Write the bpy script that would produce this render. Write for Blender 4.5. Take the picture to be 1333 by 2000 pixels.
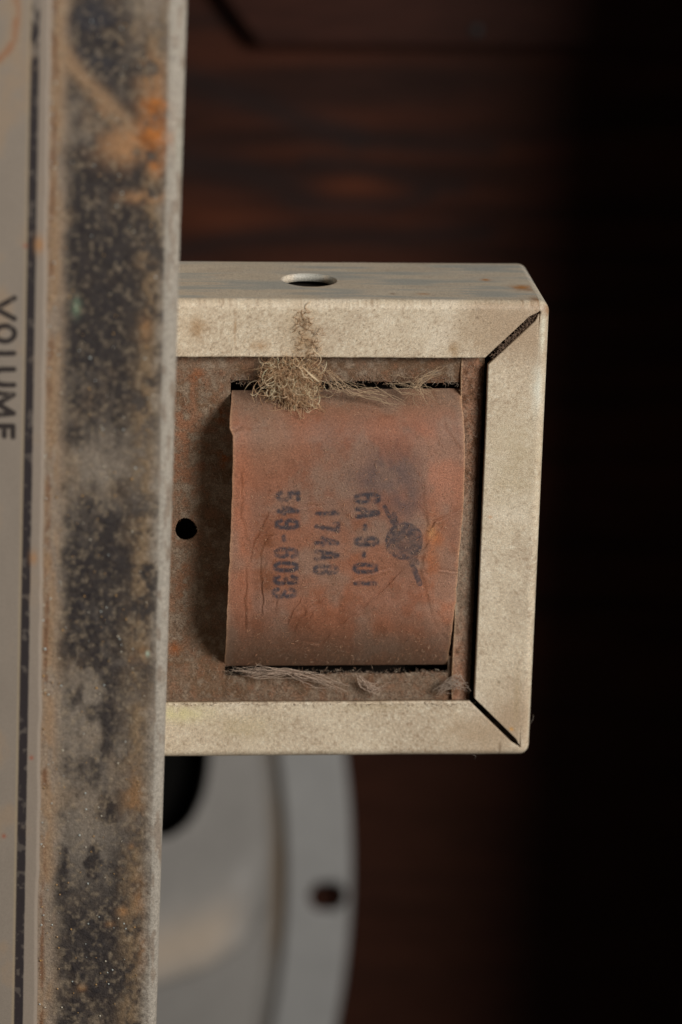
import bpy, bmesh, math, random
import numpy as np
from mathutils import Matrix, Vector

# ------------------------------------------------------------------ scene, camera, world, light (1 unit = 1 cm)
S = bpy.context.scene
for o in list(bpy.data.objects):
    bpy.data.objects.remove(o)
S.unit_settings.system = 'METRIC'
S.unit_settings.scale_length = 0.01
C = S.collection
rng = np.random.default_rng(11)
random.seed(11)

FPX, DIST = 7000.0, 35.0                      # focal length in photo pixels, distance to the box face in cm
VP = (0.0, -1180.0)                           # vanishing point of the depth axis (camera stands above and turned)
D = np.array([(VP[0] - 666.5) / FPX, -(VP[1] - 1000) / FPX, -1.0]); D /= np.linalg.norm(D)
Zc = -D
Xc = np.array([1.0, 0.0, D[0] / -D[2]]); Xc /= np.linalg.norm(Xc)
Yc = np.cross(Zc, Xc)
M = np.array([Xc, Yc, Zc])
CAM = M @ np.array([0, 0, DIST])

cam = bpy.data.cameras.new('camera')
cam.sensor_fit = 'VERTICAL'
cam.sensor_height = 36.0
cam.sensor_width = 24.0
cam.lens = 36.0 * FPX / 2000.0
cam.clip_start, cam.clip_end = 0.5, 2000
cam.dof.use_dof = True
cam.dof.focus_distance = DIST - 0.05
cam.dof.aperture_fstop = 0.18
cam.dof.aperture_blades = 0
camo = bpy.data.objects.new('camera', cam)
m4 = Matrix([list(M[i]) + [CAM[i]] for i in range(3)] + [[0, 0, 0, 1]])
camo.matrix_world = m4
C.objects.link(camo)
S.camera = camo

w = bpy.data.worlds.new('World'); S.world = w; w.use_nodes = True
bg = w.node_tree.nodes['Background']
bg.inputs[0].default_value = (1.0, 0.97, 0.95, 1)
bg.inputs[1].default_value = 0.045

LD = np.array([0.57, 0.40, 0.72]); LD /= np.linalg.norm(LD)
key = bpy.data.lights.new('softbox_key', 'AREA')
key.shape = 'DISK'; key.size = 24
key.energy = 34500
key.color = (1.0, 0.98, 0.95)
ko = bpy.data.objects.new('softbox_key', key)
ko.location = Vector(LD * 60)
ko.rotation_euler = Vector(-LD).to_track_quat('-Z', 'Y').to_euler()
C.objects.link(ko)

S.view_settings.view_transform = 'Standard'
S.view_settings.look = 'None'
S.view_settings.exposure = 0.0
S.view_settings.gamma = 1.0
S.view_settings.use_curve_mapping = False
S.cycles.max_bounces = 6

# ------------------------------------------------------------------ helpers
def at(px, py, z):
    """photo pixel + height above the box face -> point in the scene"""
    px, py, z = np.broadcast_arrays(np.asarray(px, float), np.asarray(py, float), np.asarray(z, float))
    d = np.stack([(px - 666.5) / FPX, -(py - 1000) / FPX, -np.ones_like(px)], -1) @ M.T
    t = (z - CAM[2]) / d[..., 2]
    return CAM + d * t[..., None]

def proj(P):
    q = (P - CAM) @ M
    return 666.5 + FPX * q[..., 0] / -q[..., 2], 1000 - FPX * q[..., 1] / -q[..., 2]

def s2l(c):
    c = np.asarray(c, float) / 255.0
    return np.where(c <= 0.04045, c / 12.92, ((c + 0.055) / 1.055) ** 2.4)

G0 = 0.80
def alb(r, g, b, k=1.0):
    return np.clip(s2l((r, g, b)) / G0 * k, 0, 0.9)

def _h(ix, iy, s):
    n = (ix.astype(np.int64) * 374761393 + iy.astype(np.int64) * 668265263 + s * 1442695041) & 0xffffffff
    n = ((n ^ (n >> 13)) * 1274126177) & 0xffffffff
    return ((n ^ (n >> 16)) & 0xffff) / 65535.0

def vn(x, y, s=0):
    x = np.asarray(x, float); y = np.asarray(y, float)
    x, y = np.broadcast_arrays(x, y)
    ix = np.floor(x); iy = np.floor(y); fx = x - ix; fy = y - iy
    fx = fx * fx * (3 - 2 * fx); fy = fy * fy * (3 - 2 * fy)
    a = _h(ix, iy, s); b = _h(ix + 1, iy, s); c = _h(ix, iy + 1, s); d = _h(ix + 1, iy + 1, s)
    return (a * (1 - fx) + b * fx) * (1 - fy) + (c * (1 - fx) + d * fx) * fy

def fbm(x, y, s=0, o=4, g=0.5):
    r = 0; a = 1; t = 0
    for k in range(o):
        r = r + a * vn(x * 2 ** k + 17.3 * k, y * 2 ** k - 9.1 * k, s + k * 7); t += a; a *= g
    return r / t

def ss(a, b, x):
    t = np.clip((x - a) / (b - a), 0, 1)
    return t * t * (3 - 2 * t)

def seg_d(x, y, pts):
    """distance to a polyline and signed side of the nearest piece"""
    best = np.full(np.shape(x), 1e9)
    for (x0, y0), (x1, y1) in zip(pts[:-1], pts[1:]):
        dx, dy = x1 - x0, y1 - y0
        L = dx * dx + dy * dy + 1e-9
        t = np.clip(((x - x0) * dx + (y - y0) * dy) / L, 0, 1)
        best = np.minimum(best, np.hypot(x - x0 - t * dx, y - y0 - t * dy))
    return best

def blob(x, y, cx, cy, rx, ry):
    return np.exp(-(((x - cx) / rx) ** 2 + ((y - cy) / ry) ** 2))

def mixc(col, c, f):
    return col * (1 - f[..., None]) + np.asarray(c) * f[..., None]

def link(name, me, mat=None, parent=None):
    o = bpy.data.objects.new(name, me); C.objects.link(o)
    if mat: me.materials.append(mat)
    if parent: o.parent = parent
    return o

def thing(name, label, cat, loc=(0, 0, 0), group=None):
    o = bpy.data.objects.new(name, None); C.objects.link(o)
    o.empty_display_size = 0.5
    o['label'] = label; o['category'] = cat
    if group: o['group'] = group
    return o

def tag(o, label=None, cat=None, kind=None, group=None):
    if label: o['label'] = label
    if cat: o['category'] = cat
    if kind: o['kind'] = kind
    if group: o['group'] = group
    return o

def grid(name, P, col, mat, parent=None, keep=None, smooth=True, solid=0.0, flip=False):
    n, m = P.shape[:2]
    idx = np.arange(n * m).reshape(n, m)
    q = np.stack([idx[:-1, :-1], idx[:-1, 1:], idx[1:, 1:], idx[1:, :-1]], -1).reshape(-1, 4)
    if flip: q = q[:, ::-1]
    if keep is not None: q = q[keep.reshape(-1)]
    used = np.unique(q); re = np.full(n * m, -1); re[used] = np.arange(len(used))
    V = P.reshape(-1, 3)[used]; q = re[q]
    me = bpy.data.meshes.new(name)
    me.vertices.add(len(V)); me.vertices.foreach_set('co', V.astype(np.float32).ravel())
    me.loops.add(q.size); me.loops.foreach_set('vertex_index', q.astype(np.int32).ravel())
    me.polygons.add(len(q)); me.polygons.foreach_set('loop_start', (np.arange(len(q)) * 4).astype(np.int32))
    me.update(calc_edges=True)
    me.polygons.foreach_set('use_smooth', np.full(len(q), smooth))
    if col is not None:
        a = me.attributes.new('tint', 'FLOAT_COLOR', 'POINT')
        c = np.broadcast_to(col, P.shape).reshape(-1, 3)[used]
        a.data.foreach_set('color', np.concatenate([np.clip(c, 0, 1), np.ones((len(c), 1))], 1).astype(np.float32).ravel())
    o = link(name, me, mat, parent)
    if solid:
        md = o.modifiers.new('thickness', 'SOLIDIFY'); md.thickness = solid; md.offset = -1
        md.use_even_offset = False
    return o

def boxmesh(name, lo, hi, mat, parent=None, bevel=0.0, tint=None):
    bm = bmesh.new()
    bmesh.ops.create_cube(bm, size=1)
    lo, hi = np.array(lo, float), np.array(hi, float)
    for v in bm.verts:
        v.co = Vector((lo + hi) / 2 + np.array(v.co) * (hi - lo))
    if bevel:
        bmesh.ops.bevel(bm, geom=bm.edges[:], offset=bevel, segments=3, affect='EDGES', profile=0.5)
    me = bpy.data.meshes.new(name); bm.to_mesh(me); bm.free()
    if tint is not None:
        a = me.attributes.new('tint', 'FLOAT_COLOR', 'POINT')
        a.data.foreach_set('color', np.tile(np.append(tint, 1), len(me.vertices)).astype(np.float32))
    return link(name, me, mat, parent)

def mat(name, rough=0.8, spec=0.3, metal=0.0, grain=(60, 0.25), fine=(220, 0.25), bump=(120, 0.2, 0.01), color=None, stretch=(1, 1, 1), rvar=0.0):
    m = bpy.data.materials.new(name); m.use_nodes = True
    N = m.node_tree.nodes; L = m.node_tree.links
    p = N['Principled BSDF']
    p.inputs['Roughness'].default_value = rough
    p.inputs['Specular IOR Level'].default_value = spec
    p.inputs['Metallic'].default_value = metal
    tc = N.new('ShaderNodeTexCoord'); mp = N.new('ShaderNodeMapping')
    mp.inputs['Scale'].default_value = stretch
    L.new(tc.outputs['Object'], mp.inputs['Vector'])
    if color is None:
        a = N.new('ShaderNodeAttribute'); a.attribute_name = 'tint'; src = a.outputs['Color']
    else:
        a = N.new('ShaderNodeRGB'); a.outputs[0].default_value = (*color, 1); src = a.outputs[0]
    def noise(scale, detail=3, rough=0.6):
        n = N.new('ShaderNodeTexNoise'); n.inputs['Scale'].default_value = scale
        n.inputs['Detail'].default_value = detail; n.inputs['Roughness'].default_value = rough
        L.new(mp.outputs[0], n.inputs['Vector']); return n
    for sc, amt in (grain, fine):
        n = noise(sc)
        r = N.new('ShaderNodeMapRange')
        r.inputs['From Min'].default_value = 0.25; r.inputs['From Max'].default_value = 0.75
        r.inputs['To Min'].default_value = 1 - amt; r.inputs['To Max'].default_value = 1 + amt
        L.new(n.outputs['Fac'], r.inputs['Value'])
        x = N.new('ShaderNodeVectorMath'); x.operation = 'SCALE'
        L.new(src, x.inputs[0]); L.new(r.outputs[0], x.inputs['Scale']); src = x.outputs[0]
    L.new(src, p.inputs['Base Color'])
    b = noise(bump[0], 4, 0.65)
    bn = N.new('ShaderNodeBump'); bn.inputs['Strength'].default_value = bump[1]; bn.inputs['Distance'].default_value = bump[2]
    L.new(b.outputs['Fac'], bn.inputs['Height']); L.new(bn.outputs[0], p.inputs['Normal'])
    if rvar:
        n2 = noise(bump[0] * 0.3)
        r2 = N.new('ShaderNodeMapRange'); r2.inputs['To Min'].default_value = rough - rvar; r2.inputs['To Max'].default_value = rough + rvar
        L.new(n2.outputs['Fac'], r2.inputs['Value']); L.new(r2.outputs[0], p.inputs['Roughness'])
    return m

MT = dict(
    wood=mat('dark_veneer', 0.5, 0.12, grain=(6, 0.25), fine=(25, 0.15), bump=(14, 0.15, 0.02), stretch=(0.15, 1, 1)),
    grey=mat('grey_enamel', 0.55, 0.3, grain=(3, 0.06), fine=(30, 0.05), bump=(10, 0.05, 0.01)),
    cone=mat('black_paper_cone', 0.95, 0.1, color=(0.004, 0.0035, 0.003)),
    steel=mat('dusty_plated_steel', 0.50, 0.5, grain=(45, 0.12), fine=(100, 0.42), bump=(80, 0.5, 0.007), rvar=0.12),
    card=mat('dusty_fibre_card', 0.95, 0.1, grain=(48, 0.32), fine=(100, 0.55), bump=(75, 0.8, 0.014)),
    paper=mat('waxed_brown_paper', 0.62, 0.35, grain=(50, 0.18), fine=(100, 0.42), bump=(80, 0.55, 0.010)),
    core=mat('dark_core', 0.8, 0.2, color=(0.02, 0.014, 0.01)),
    coil=mat('amber_coil', 0.7, 0.3, color=(0.10, 0.05, 0.02)),
    plate=mat('printed_plate', 0.6, 0.3, grain=(60, 0.08), fine=(150, 0.10), bump=(90, 0.15, 0.005)),
    rim=mat('corroded_rim', 0.65, 0.35, grain=(30, 0.28), fine=(80, 0.34), bump=(50, 0.8, 0.014), rvar=0.2),
)

# ------------------------------------------------------------------ the wooden board behind
ZB = -12.6
def wood_tint(x, y):
    """x, y in photo pixels of the board; grain runs across"""
    yy = y + 26 * (fbm(x / 420, y / 300, 5, 3) - 0.5)
    n = fbm(x / 700, yy / 38, 21, 4)
    n2 = fbm(x / 300, yy / 13, 41, 3)
    base = alb(84, 47, 33, 0.5)
    c = np.broadcast_to(base, x.shape + (3,)).copy()
    c = mixc(c, alb(42, 30, 27, 0.5), ss(0.42, 0.68, n) * 0.75)
    c = mixc(c, alb(104, 56, 36, 0.5), ss(0.50, 0.24, n) * 0.5)
    c = c * (0.86 + 0.28 * n2[..., None])
    dark = alb(46, 40, 40, 0.5)
    def streak(pts, wd, f):
        d = seg_d(x, y, pts)
        return np.exp(-(d / wd) ** 2) * f
    c = mixc(c, dark, np.clip(streak([(370, 155), (470, 190), (600, 240), (690, 268)], 26, 0.95) + streak([(690, 275), (820, 285), (960, 290)], 15, 0.8), 0, 1))
    c = mixc(c, dark, streak([(350, 312), (460, 330), (560, 362), (600, 380)], 30, 0.95))
    c = mixc(c, dark, streak([(600, 318), (690, 322), (780, 345), (830, 362), (900, 365)], 16, 0.9))
    c = mixc(c, dark, streak([(560, 392), (650, 402), (760, 402), (840, 380)], 13, 0.95))
    c = mixc(c, dark, streak([(350, 492), (450, 468), (600, 455), (760, 465), (950, 455)], 17, 0.9))
    c = mixc(c, base * 0.85, np.full(x.shape, 0.28))
    c = mixc(c, alb(104, 56, 35, 0.6), np.clip(blob(x, y, 690, 363, 75, 20) * 0.9 + blob(x, y, 400, 425, 110, 22) * 0.8, 0, 1))
    plain = ss(1150, 1500, y)                                # calmer figure in the lower part of the board
    c = mixc(c, alb(70, 42, 31, 0.5) * (0.9 + 0.2 * n2[..., None]), plain * 0.8)
    return c * np.array([0.78, 0.74, 0.70])

pxs = np.concatenate([np.linspace(-1400, 280, 40)[:-1], np.linspace(280, 1400, 300), np.linspace(1400, 3600, 40)[1:]])
pys = np.concatenate([np.linspace(-1500, -20, 40)[:-1], np.linspace(-20, 560, 240), np.linspace(560, 1400, 60)[1:], np.linspace(1400, 2040, 140)[1:], np.linspace(2040, 3400, 40)[1:]])
PX, PY = np.meshgrid(pxs, pys)
bd = grid('wood_board', at(PX, PY, ZB), wood_tint(PX, PY), MT['wood'], flip=True)
tag(bd, 'dark streaked wooden cabinet board lying in shadow behind the box', 'board', 'structure')

# cabinet side that keeps the light off the right part of the board
XS = at(690, 900, ZB)[0]                     # where the shadow edge falls on the board
WX = 6.3
WZ = ZB + (WX - XS) * LD[2] / LD[0]
wl = boxmesh('cabinet_wall', (WX, -18, ZB + 0.004), (WX + 1.6, 20, WZ), MT['wood'], bevel=0.1, tint=alb(60, 36, 28, 0.5))
tag(wl, 'dark wooden cabinet side beyond the edge of the picture', 'wall', 'structure')

# raised batten along the top with a mitred end and a nail
ZT = ZB + 0.34
def batten():
    t = thing('wood_batten', 'thin brown wooden batten with a slanted end above the streaked board', 'batten')
    lo = [(402, -60), (508, 96), (1800, 104), (1800, -60)]
    top = [at(x, y, ZT) for x, y in [(300, -190), (505, 90), (2300, 100), (2300, -190)]]
    bm = bmesh.new()
    tv = [bm.verts.new(p) for p in top]
    bv = [bm.verts.new((p[0], p[1], ZB + 0.004)) for p in top]
    bm.faces.new(tv[::1]); bm.faces.new(bv[::-1])
    for i in range(4):
        j = (i + 1) % 4
        bm.faces.new([tv[j], tv[i], bv[i], bv[j]])
    bmesh.ops.recalc_face_normals(bm, faces=bm.faces[:])
    bmesh.ops.bevel(bm, geom=bm.edges[:], offset=0.05, segments=3, affect='EDGES')
    me = bpy.data.meshes.new('strip'); bm.to_mesh(me); bm.free()
    a = me.attributes.new('tint', 'FLOAT_COLOR', 'POINT')
    a.data.foreach_set('color', np.tile(np.append(alb(78, 44, 33, 0.38), 1), len(me.vertices)).astype(np.float32))
    link('strip', me, MT['wood'], t)
    bm = bmesh.new()
    bmesh.ops.create_uvsphere(bm, u_segments=16, v_segments=8, radius=0.08)
    c = at(930, 60, ZT)
    for v in bm.verts:
        v.co = Vector(c) + Vector((v.co.x, v.co.y, v.co.z * 0.4 + 0.01))
    me = bpy.data.meshes.new('nail_head'); bm.to_mesh(me); bm.free()
    a = me.attributes.new('tint', 'FLOAT_COLOR', 'POINT')
    a.data.foreach_set('color', np.tile([0.02, 0.02, 0.02, 1], len(me.vertices)).astype(np.float32))
    link('nail_head', me, MT['grey'], t)
batten()

# ------------------------------------------------------------------ grey oval speaker, seen from its back
def speaker():
    t = thing('speaker', 'grey oval loudspeaker frame on the board below the metal box', 'speaker')
    zr = ZB + 0.28
    apex = at(688, 1742, zr)
    a0, b0 = 6.7, 9.6
    c = np.array([apex[0] - a0, apex[1], 0])
    hole = at(640, 1752, zr)
    # rim
    th = np.linspace(-math.pi, math.pi, 1201)
    s = np.linspace(0, 1, 40)
    T, Sx = np.meshgrid(th, s)
    def ell(T, off, bx=0.0):
        return c[0] + (a0 - off) * np.cos(T), c[1] + (b0 - off - bx) * np.sin(T)
    off = Sx * 0.9
    X, Y = ell(T, off)
    P = np.stack([X, Y, np.full_like(X, zr)], -1)
    # rolled outer edge
    dn = np.clip(1 - off / 0.08, 0, 1); P[..., 2] -= 0.08 * dn ** 2
    # slotted mounting hole, stretched across the rim
    hx = np.maximum(np.abs(P[..., 0] - hole[0]) - 0.03, 0); hy = P[..., 1] - hole[1]
    r = np.hypot(hx, hy)
    fc = 0.25 * (r[:-1, :-1] + r[1:, :-1] + r[:-1, 1:] + r[1:, 1:])
    grey = alb(124, 122, 119, 1.25)
    col = np.broadcast_to(grey, P.shape).copy() * (0.94 + 0.12 * fbm(X * 2, Y * 2, 3)[..., None])
    grid('mounting_rim', P, col, MT['grey'], t, keep=fc > 0.235, solid=0.05)
    # basket rising towards the middle, windows between the spokes
    s = np.linspace(0, 1, 150); T, Sx = np.meshgrid(th, s)
    off = 0.9 + Sx * 3.4
    X, Y = ell(T, off, 0.0 + Sx * 1.0)
    Z = zr - 0.02 + 0.12 * ss(0.03, 0.10, Sx) + 3.0 * ss(-0.05, 1.15, Sx)
    Z = Z - 0.20 * np.exp(-((Sx - 0.035) / 0.03) ** 2)
    gx, gy = proj(np.stack([X, Y, Z], -1))
    near = (np.abs(T) < 1.3)
    # pressed rib across the spoke, steep on its lower side; the opposite spoke repeats it
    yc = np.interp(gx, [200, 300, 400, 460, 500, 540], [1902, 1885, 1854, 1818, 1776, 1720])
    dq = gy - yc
    rib = np.where(dq < 0, np.exp(-(dq / 75) ** 2), np.exp(-(dq / 20) ** 2)) * (1 - ss(470, 540, gx)) * near
    def both(m):
        h = (m.shape[1] - 1) // 2
        m2 = np.roll(m[:, :-1], h, axis=1)
        m2 = np.concatenate([m2, m2[:, :1]], 1)
        return np.maximum(m, m2)
    Z = Z + 0.62 * both(rib)
    P = np.stack([X, Y, Z], -1)
    # oval window in the basket, and its twin on the far side
    inside = both(((((gx - 322) / 94) ** 2 + ((gy - 1475) / 165) ** 2 < 1) & near).astype(float)) > 0.5
    fc = inside[:-1, :-1] & inside[1:, 1:]
    col = np.broadcast_to(alb(116, 112, 107, 1.18), P.shape).copy() * (0.92 + 0.16 * fbm(X, Y, 8)[..., None])
    col = mixc(col, alb(140, 124, 106, 1.45), both(np.exp(-((dq + 45) / 40) ** 2) * (1 - ss(400, 500, gx)) * near) * 0.6)  # tan primer on the rib's upper flank, its highlight put into the tint
    col = mixc(col, alb(120, 100, 76, 1.0), np.exp(-((Sx - 0.035) / 0.03) ** 2) * ss(0.35, 0.6, fbm(T * 6, Sx * 3, 9)) * 0.8)
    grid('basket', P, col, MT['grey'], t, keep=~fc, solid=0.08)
    # paper cone deep inside
    s = np.linspace(0, 1, 20); T2, S2 = np.meshgrid(th[::6], s)
    X, Y = ell(T2, 1.0 + S2 * 4.2, S2 * 2)
    grid('cone', np.stack([X, Y, ZB + 0.05 + 1.2 * S2], -1), None, MT['cone'], t)
    # magnet pot on the middle of the basket
    bm = bmesh.new()
    bmesh.ops.create_cone(bm, cap_ends=True, segments=64, radius1=2.4, radius2=2.4, depth=1.6)
    bmesh.ops.bevel(bm, geom=[e for e in bm.edges if abs(e.verts[0].co.z - e.verts[1].co.z) < 1e-4], offset=0.15, segments=3, affect='EDGES')
    for v in bm.verts: v.co += Vector((c[0], c[1], ZB + 4.0))
    me = bpy.data.meshes.new('magnet_pot'); bm.to_mesh(me); bm.free()
    a = me.attributes.new('tint', 'FLOAT_COLOR', 'POINT')
    a.data.foreach_set('color', np.tile([0.25, 0.24, 0.24, 1], len(me.vertices)).astype(np.float32))
    link('magnet_pot', me, MT['grey'], t)
speaker()

# ------------------------------------------------------------------ transformer box
tr = thing('transformer', 'cream metal framed transformer with a stamped brown paper wrap', 'transformer')
# outer corners of the front face (Z = 0), in the scene
TR_ = at(1076, 590, 0.0); BR_ = at(1034, 1477, 0.0); TL_ = at(345, 588, 0)
XR = (TR_[0] + BR_[0]) / 2; YT = TR_[1]; YB = BR_[1]
ZBK = -1.62
RB, RC = 0.09, 0.105                         # bend radius, corner radius
LW_T = YT - at(650, 698, 0)[1]; LW_B = at(640, 1373, 0)[1] - YB; LW_R = XR - at(941, 1040, 0)[0]
X0 = at(300, 1000, 0)[0]
GAP_T, GAP_B = 0.056, 0.044

def steel_tint(P, kind):
    X, Y, Z = P[..., 0], P[..., 1], P[..., 2]
    u = X if kind != 'R' else Y
    c = np.broadcast_to(alb(186, 170, 142), P.shape).copy()
    n = fbm(X * 2.2 + 3 * Z, Y * 2.2 - 5 * Z, 61, 4)
    c = mixc(c, alb(164, 146, 120), ss(0.45, 0.75, n) * 0.6)
    c = mixc(c, alb(198, 184, 158), ss(0.45, 0.25, n) * 0.8)
    sp = fbm(X * 48, Y * 48 + Z * 40, 71, 2)
    c = mixc(c, alb(132, 108, 82), ss(0.58, 0.85, sp) * 0.6 * (0.4 + n))
    c = mixc(c, alb(208, 198, 172), ss(0.40, 0.2, sp) * 0.5)
    # thin dust near the mitres, where fingers never polish
    lipm = ss(-0.05, -0.01, Z)
    for cx, cy in ((XR, YT), (XR, YB)):
        d = np.hypot(X - cx, Y - cy)
        c = mixc(c, alb(158, 136, 108), np.exp(-((d - 0.45) / 0.35) ** 2) * 0.75 * lipm * (0.5 + n))
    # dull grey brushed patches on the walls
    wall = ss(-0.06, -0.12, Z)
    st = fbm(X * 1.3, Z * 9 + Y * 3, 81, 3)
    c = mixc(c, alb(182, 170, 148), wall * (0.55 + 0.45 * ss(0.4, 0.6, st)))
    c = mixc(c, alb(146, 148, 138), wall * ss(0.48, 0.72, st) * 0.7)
    return c * np.array([1.14, 1.14, 1.21])

def stains(c, P, spots):
    for (x, y, z, r1, r2, color, f) in spots:
        p = at(x, y, z)
        d = ((P[..., 0] - p[0]) / r1) ** 2 + ((P[..., 1] - p[1]) / r2) ** 2 + ((P[..., 2] - p[2]) / (r2 * 1.6)) ** 2
        nn = fbm(P[..., 0] * 14, P[..., 1] * 14 + P[..., 2] * 14, 91, 3)
        c = mixc(c, alb(*color), np.clip(np.exp(-d) * (0.3 + 1.4 * nn), 0, 1) * f)
    return c

def profile(n_wall=70, n_bend=12, n_lip=34):
    """(inset from outer face, z, is_lip position t) rows from the back of the wall to the inner lip edge"""
    a = np.linspace(0, math.pi / 2, n_bend)
    ins = np.concatenate([np.zeros(n_wall - 1), RB * (1 - np.cos(a))])
    z = np.concatenate([np.linspace(ZBK, -RB, n_wall)[:-1], -RB + RB * np.sin(a)])
    return ins, z

def sag(x):                                   # sheet never quite flat
    return 0.006 * (fbm(x * 1.1, 3.3, 12, 2) - 0.5)

def flange_h(sgn, Y_out, LW, hole=None, nx=560):
    ins, z = profile(); 
    t = np.linspace(RB, LW, 36)[1:]
    INS = np.concatenate([ins, t]); Z = np.concatenate([z, np.zeros(len(t))])
    xe = np.where(INS < RB + 1e-6, XR - RC, XR - np.maximum(INS, RC) - (GAP_T if sgn > 0 else GAP_B) * np.clip((INS - RB) / 0.05, 0, 1))
    u = np.linspace(0, 1, nx)
    X = X0 + (xe[:, None] - X0) * u[None, :]
    Y = np.broadcast_to((Y_out - sgn * INS)[:, None], X.shape).copy()
    ZZ = np.broadcast_to(Z[:, None], X.shape).copy()
    Y += sgn * 0.006 * (fbm(X * 1.4, ZZ * 0.5, 31, 2) - 0.5)
    ZZ = ZZ + np.where(INS[:, None] > 0, 0.014, 0) * (fbm(X * 1.2, INS[:, None] * 2, 33, 2) - 0.5) * np.clip(INS[:, None] / RB, 0, 1)
    Y -= sgn * 0.006 * (fbm(X * 9, 1.7, 37, 3) - 0.5) * (INS[:, None] > LW - 0.03)
    P = np.stack([X, Y, ZZ], -1)
    keep = None
    if hole is not None:
        hx, hz, hr = hole
        d = np.hypot(X - hx, ZZ - hz)
        wallrow = (INS < 1e-9)[:, None] & np.ones_like(X, bool)
        ca = wallrow & (np.abs(d - hr) < 0.017)
        P[..., 0] = np.where(ca, hx + (X - hx) * hr / np.maximum(d, 1e-6), X)
        P[..., 2] = np.where(ca, hz + (ZZ - hz) * hr / np.maximum(d, 1e-6), ZZ)
        cx = 0.25 * (P[:-1, :-1] + P[1:, :-1] + P[:-1, 1:] + P[1:, 1:])
        keep = ~((np.hypot(cx[..., 0] - hx, cx[..., 2] - hz) < hr) & (np.abs(cx[..., 1] - Y_out) < 0.03))
    return P, keep

# top flange with its screw hole
hw = at(604, 552, 0)
zc_ = -0.80
hx = 0.0
# find the X of the hole on the wall plane Y = YT at depth zc_
for zt in np.linspace(-0.2, -1.5, 261):
    p = at(604, 547, zt)
    if p[1] <= YT + 1e-3:
        hx, zc_ = p[0], zt
        break
P, keep = flange_h(1, YT, LW_T, hole=(hx, zc_, 0.265), nx=640)
c = steel_tint(P, 'T')
ORG, BRN = (176, 112, 42), (120, 84, 54)
sp = [(948, 548, -0.9, 0.045, 0.03, ORG, 1.0), (828, 577, -0.3, 0.06, 0.02, ORG, 0.9), (768, 574, -0.3, 0.03, 0.02, BRN, 0.7),
      (1020, 560, -0.6, 0.10, 0.05, ORG, 0.9), (1040, 566, -0.5, 0.12, 0.04, (150, 100, 50), 0.7), (1048, 590, -0.1, 0.07, 0.07, (140, 95, 55), 0.9),
      (385, 640, 0, 0.09, 0.10, (160, 128, 92), 0.7), (460, 640, 0, 0.012, 0.13, (150, 116, 80), 0.8), (507, 675, 0, 0.08, 0.05, (160, 124, 86), 0.8),
      (590, 640, 0, 0.16, 0.26, (170, 146, 114), 0.6), (602, 678, 0, 0.10, 0.12, (150, 120, 84), 0.6), (888, 682, 0, 0.05, 0.07, (150, 115, 72), 0.9),
      (932, 620, 0, 0.012, 0.012, (60, 42, 30), 1.0), (930, 650, 0, 0.25, 0.2, (164, 140, 112), 0.6)]
c = stains(c, P, sp)
tf = grid('flange', P, c, MT['steel'], tr, keep=keep, solid=0.075, flip=True)
P, keep = flange_h(-1, YB, LW_B)
c = steel_tint(P, 'B')
c = stains(c, P, [(360, 1395, 0, 0.25, 0.08, (200, 190, 140), 0.7), (480, 1420, 0, 0.3, 0.12, (178, 160, 124), 0.5), (925, 1425, 0, 0.3, 0.15, (166, 142, 114), 0.7),
                  (977, 1462, 0, 0.012, 0.06, (96, 72, 48), 0.9), (730, 1380, 0, 0.3, 0.05, (168, 148, 116), 0.6)])
grid('flange', P, c, MT['steel'], tr, solid=0.075)

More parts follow.
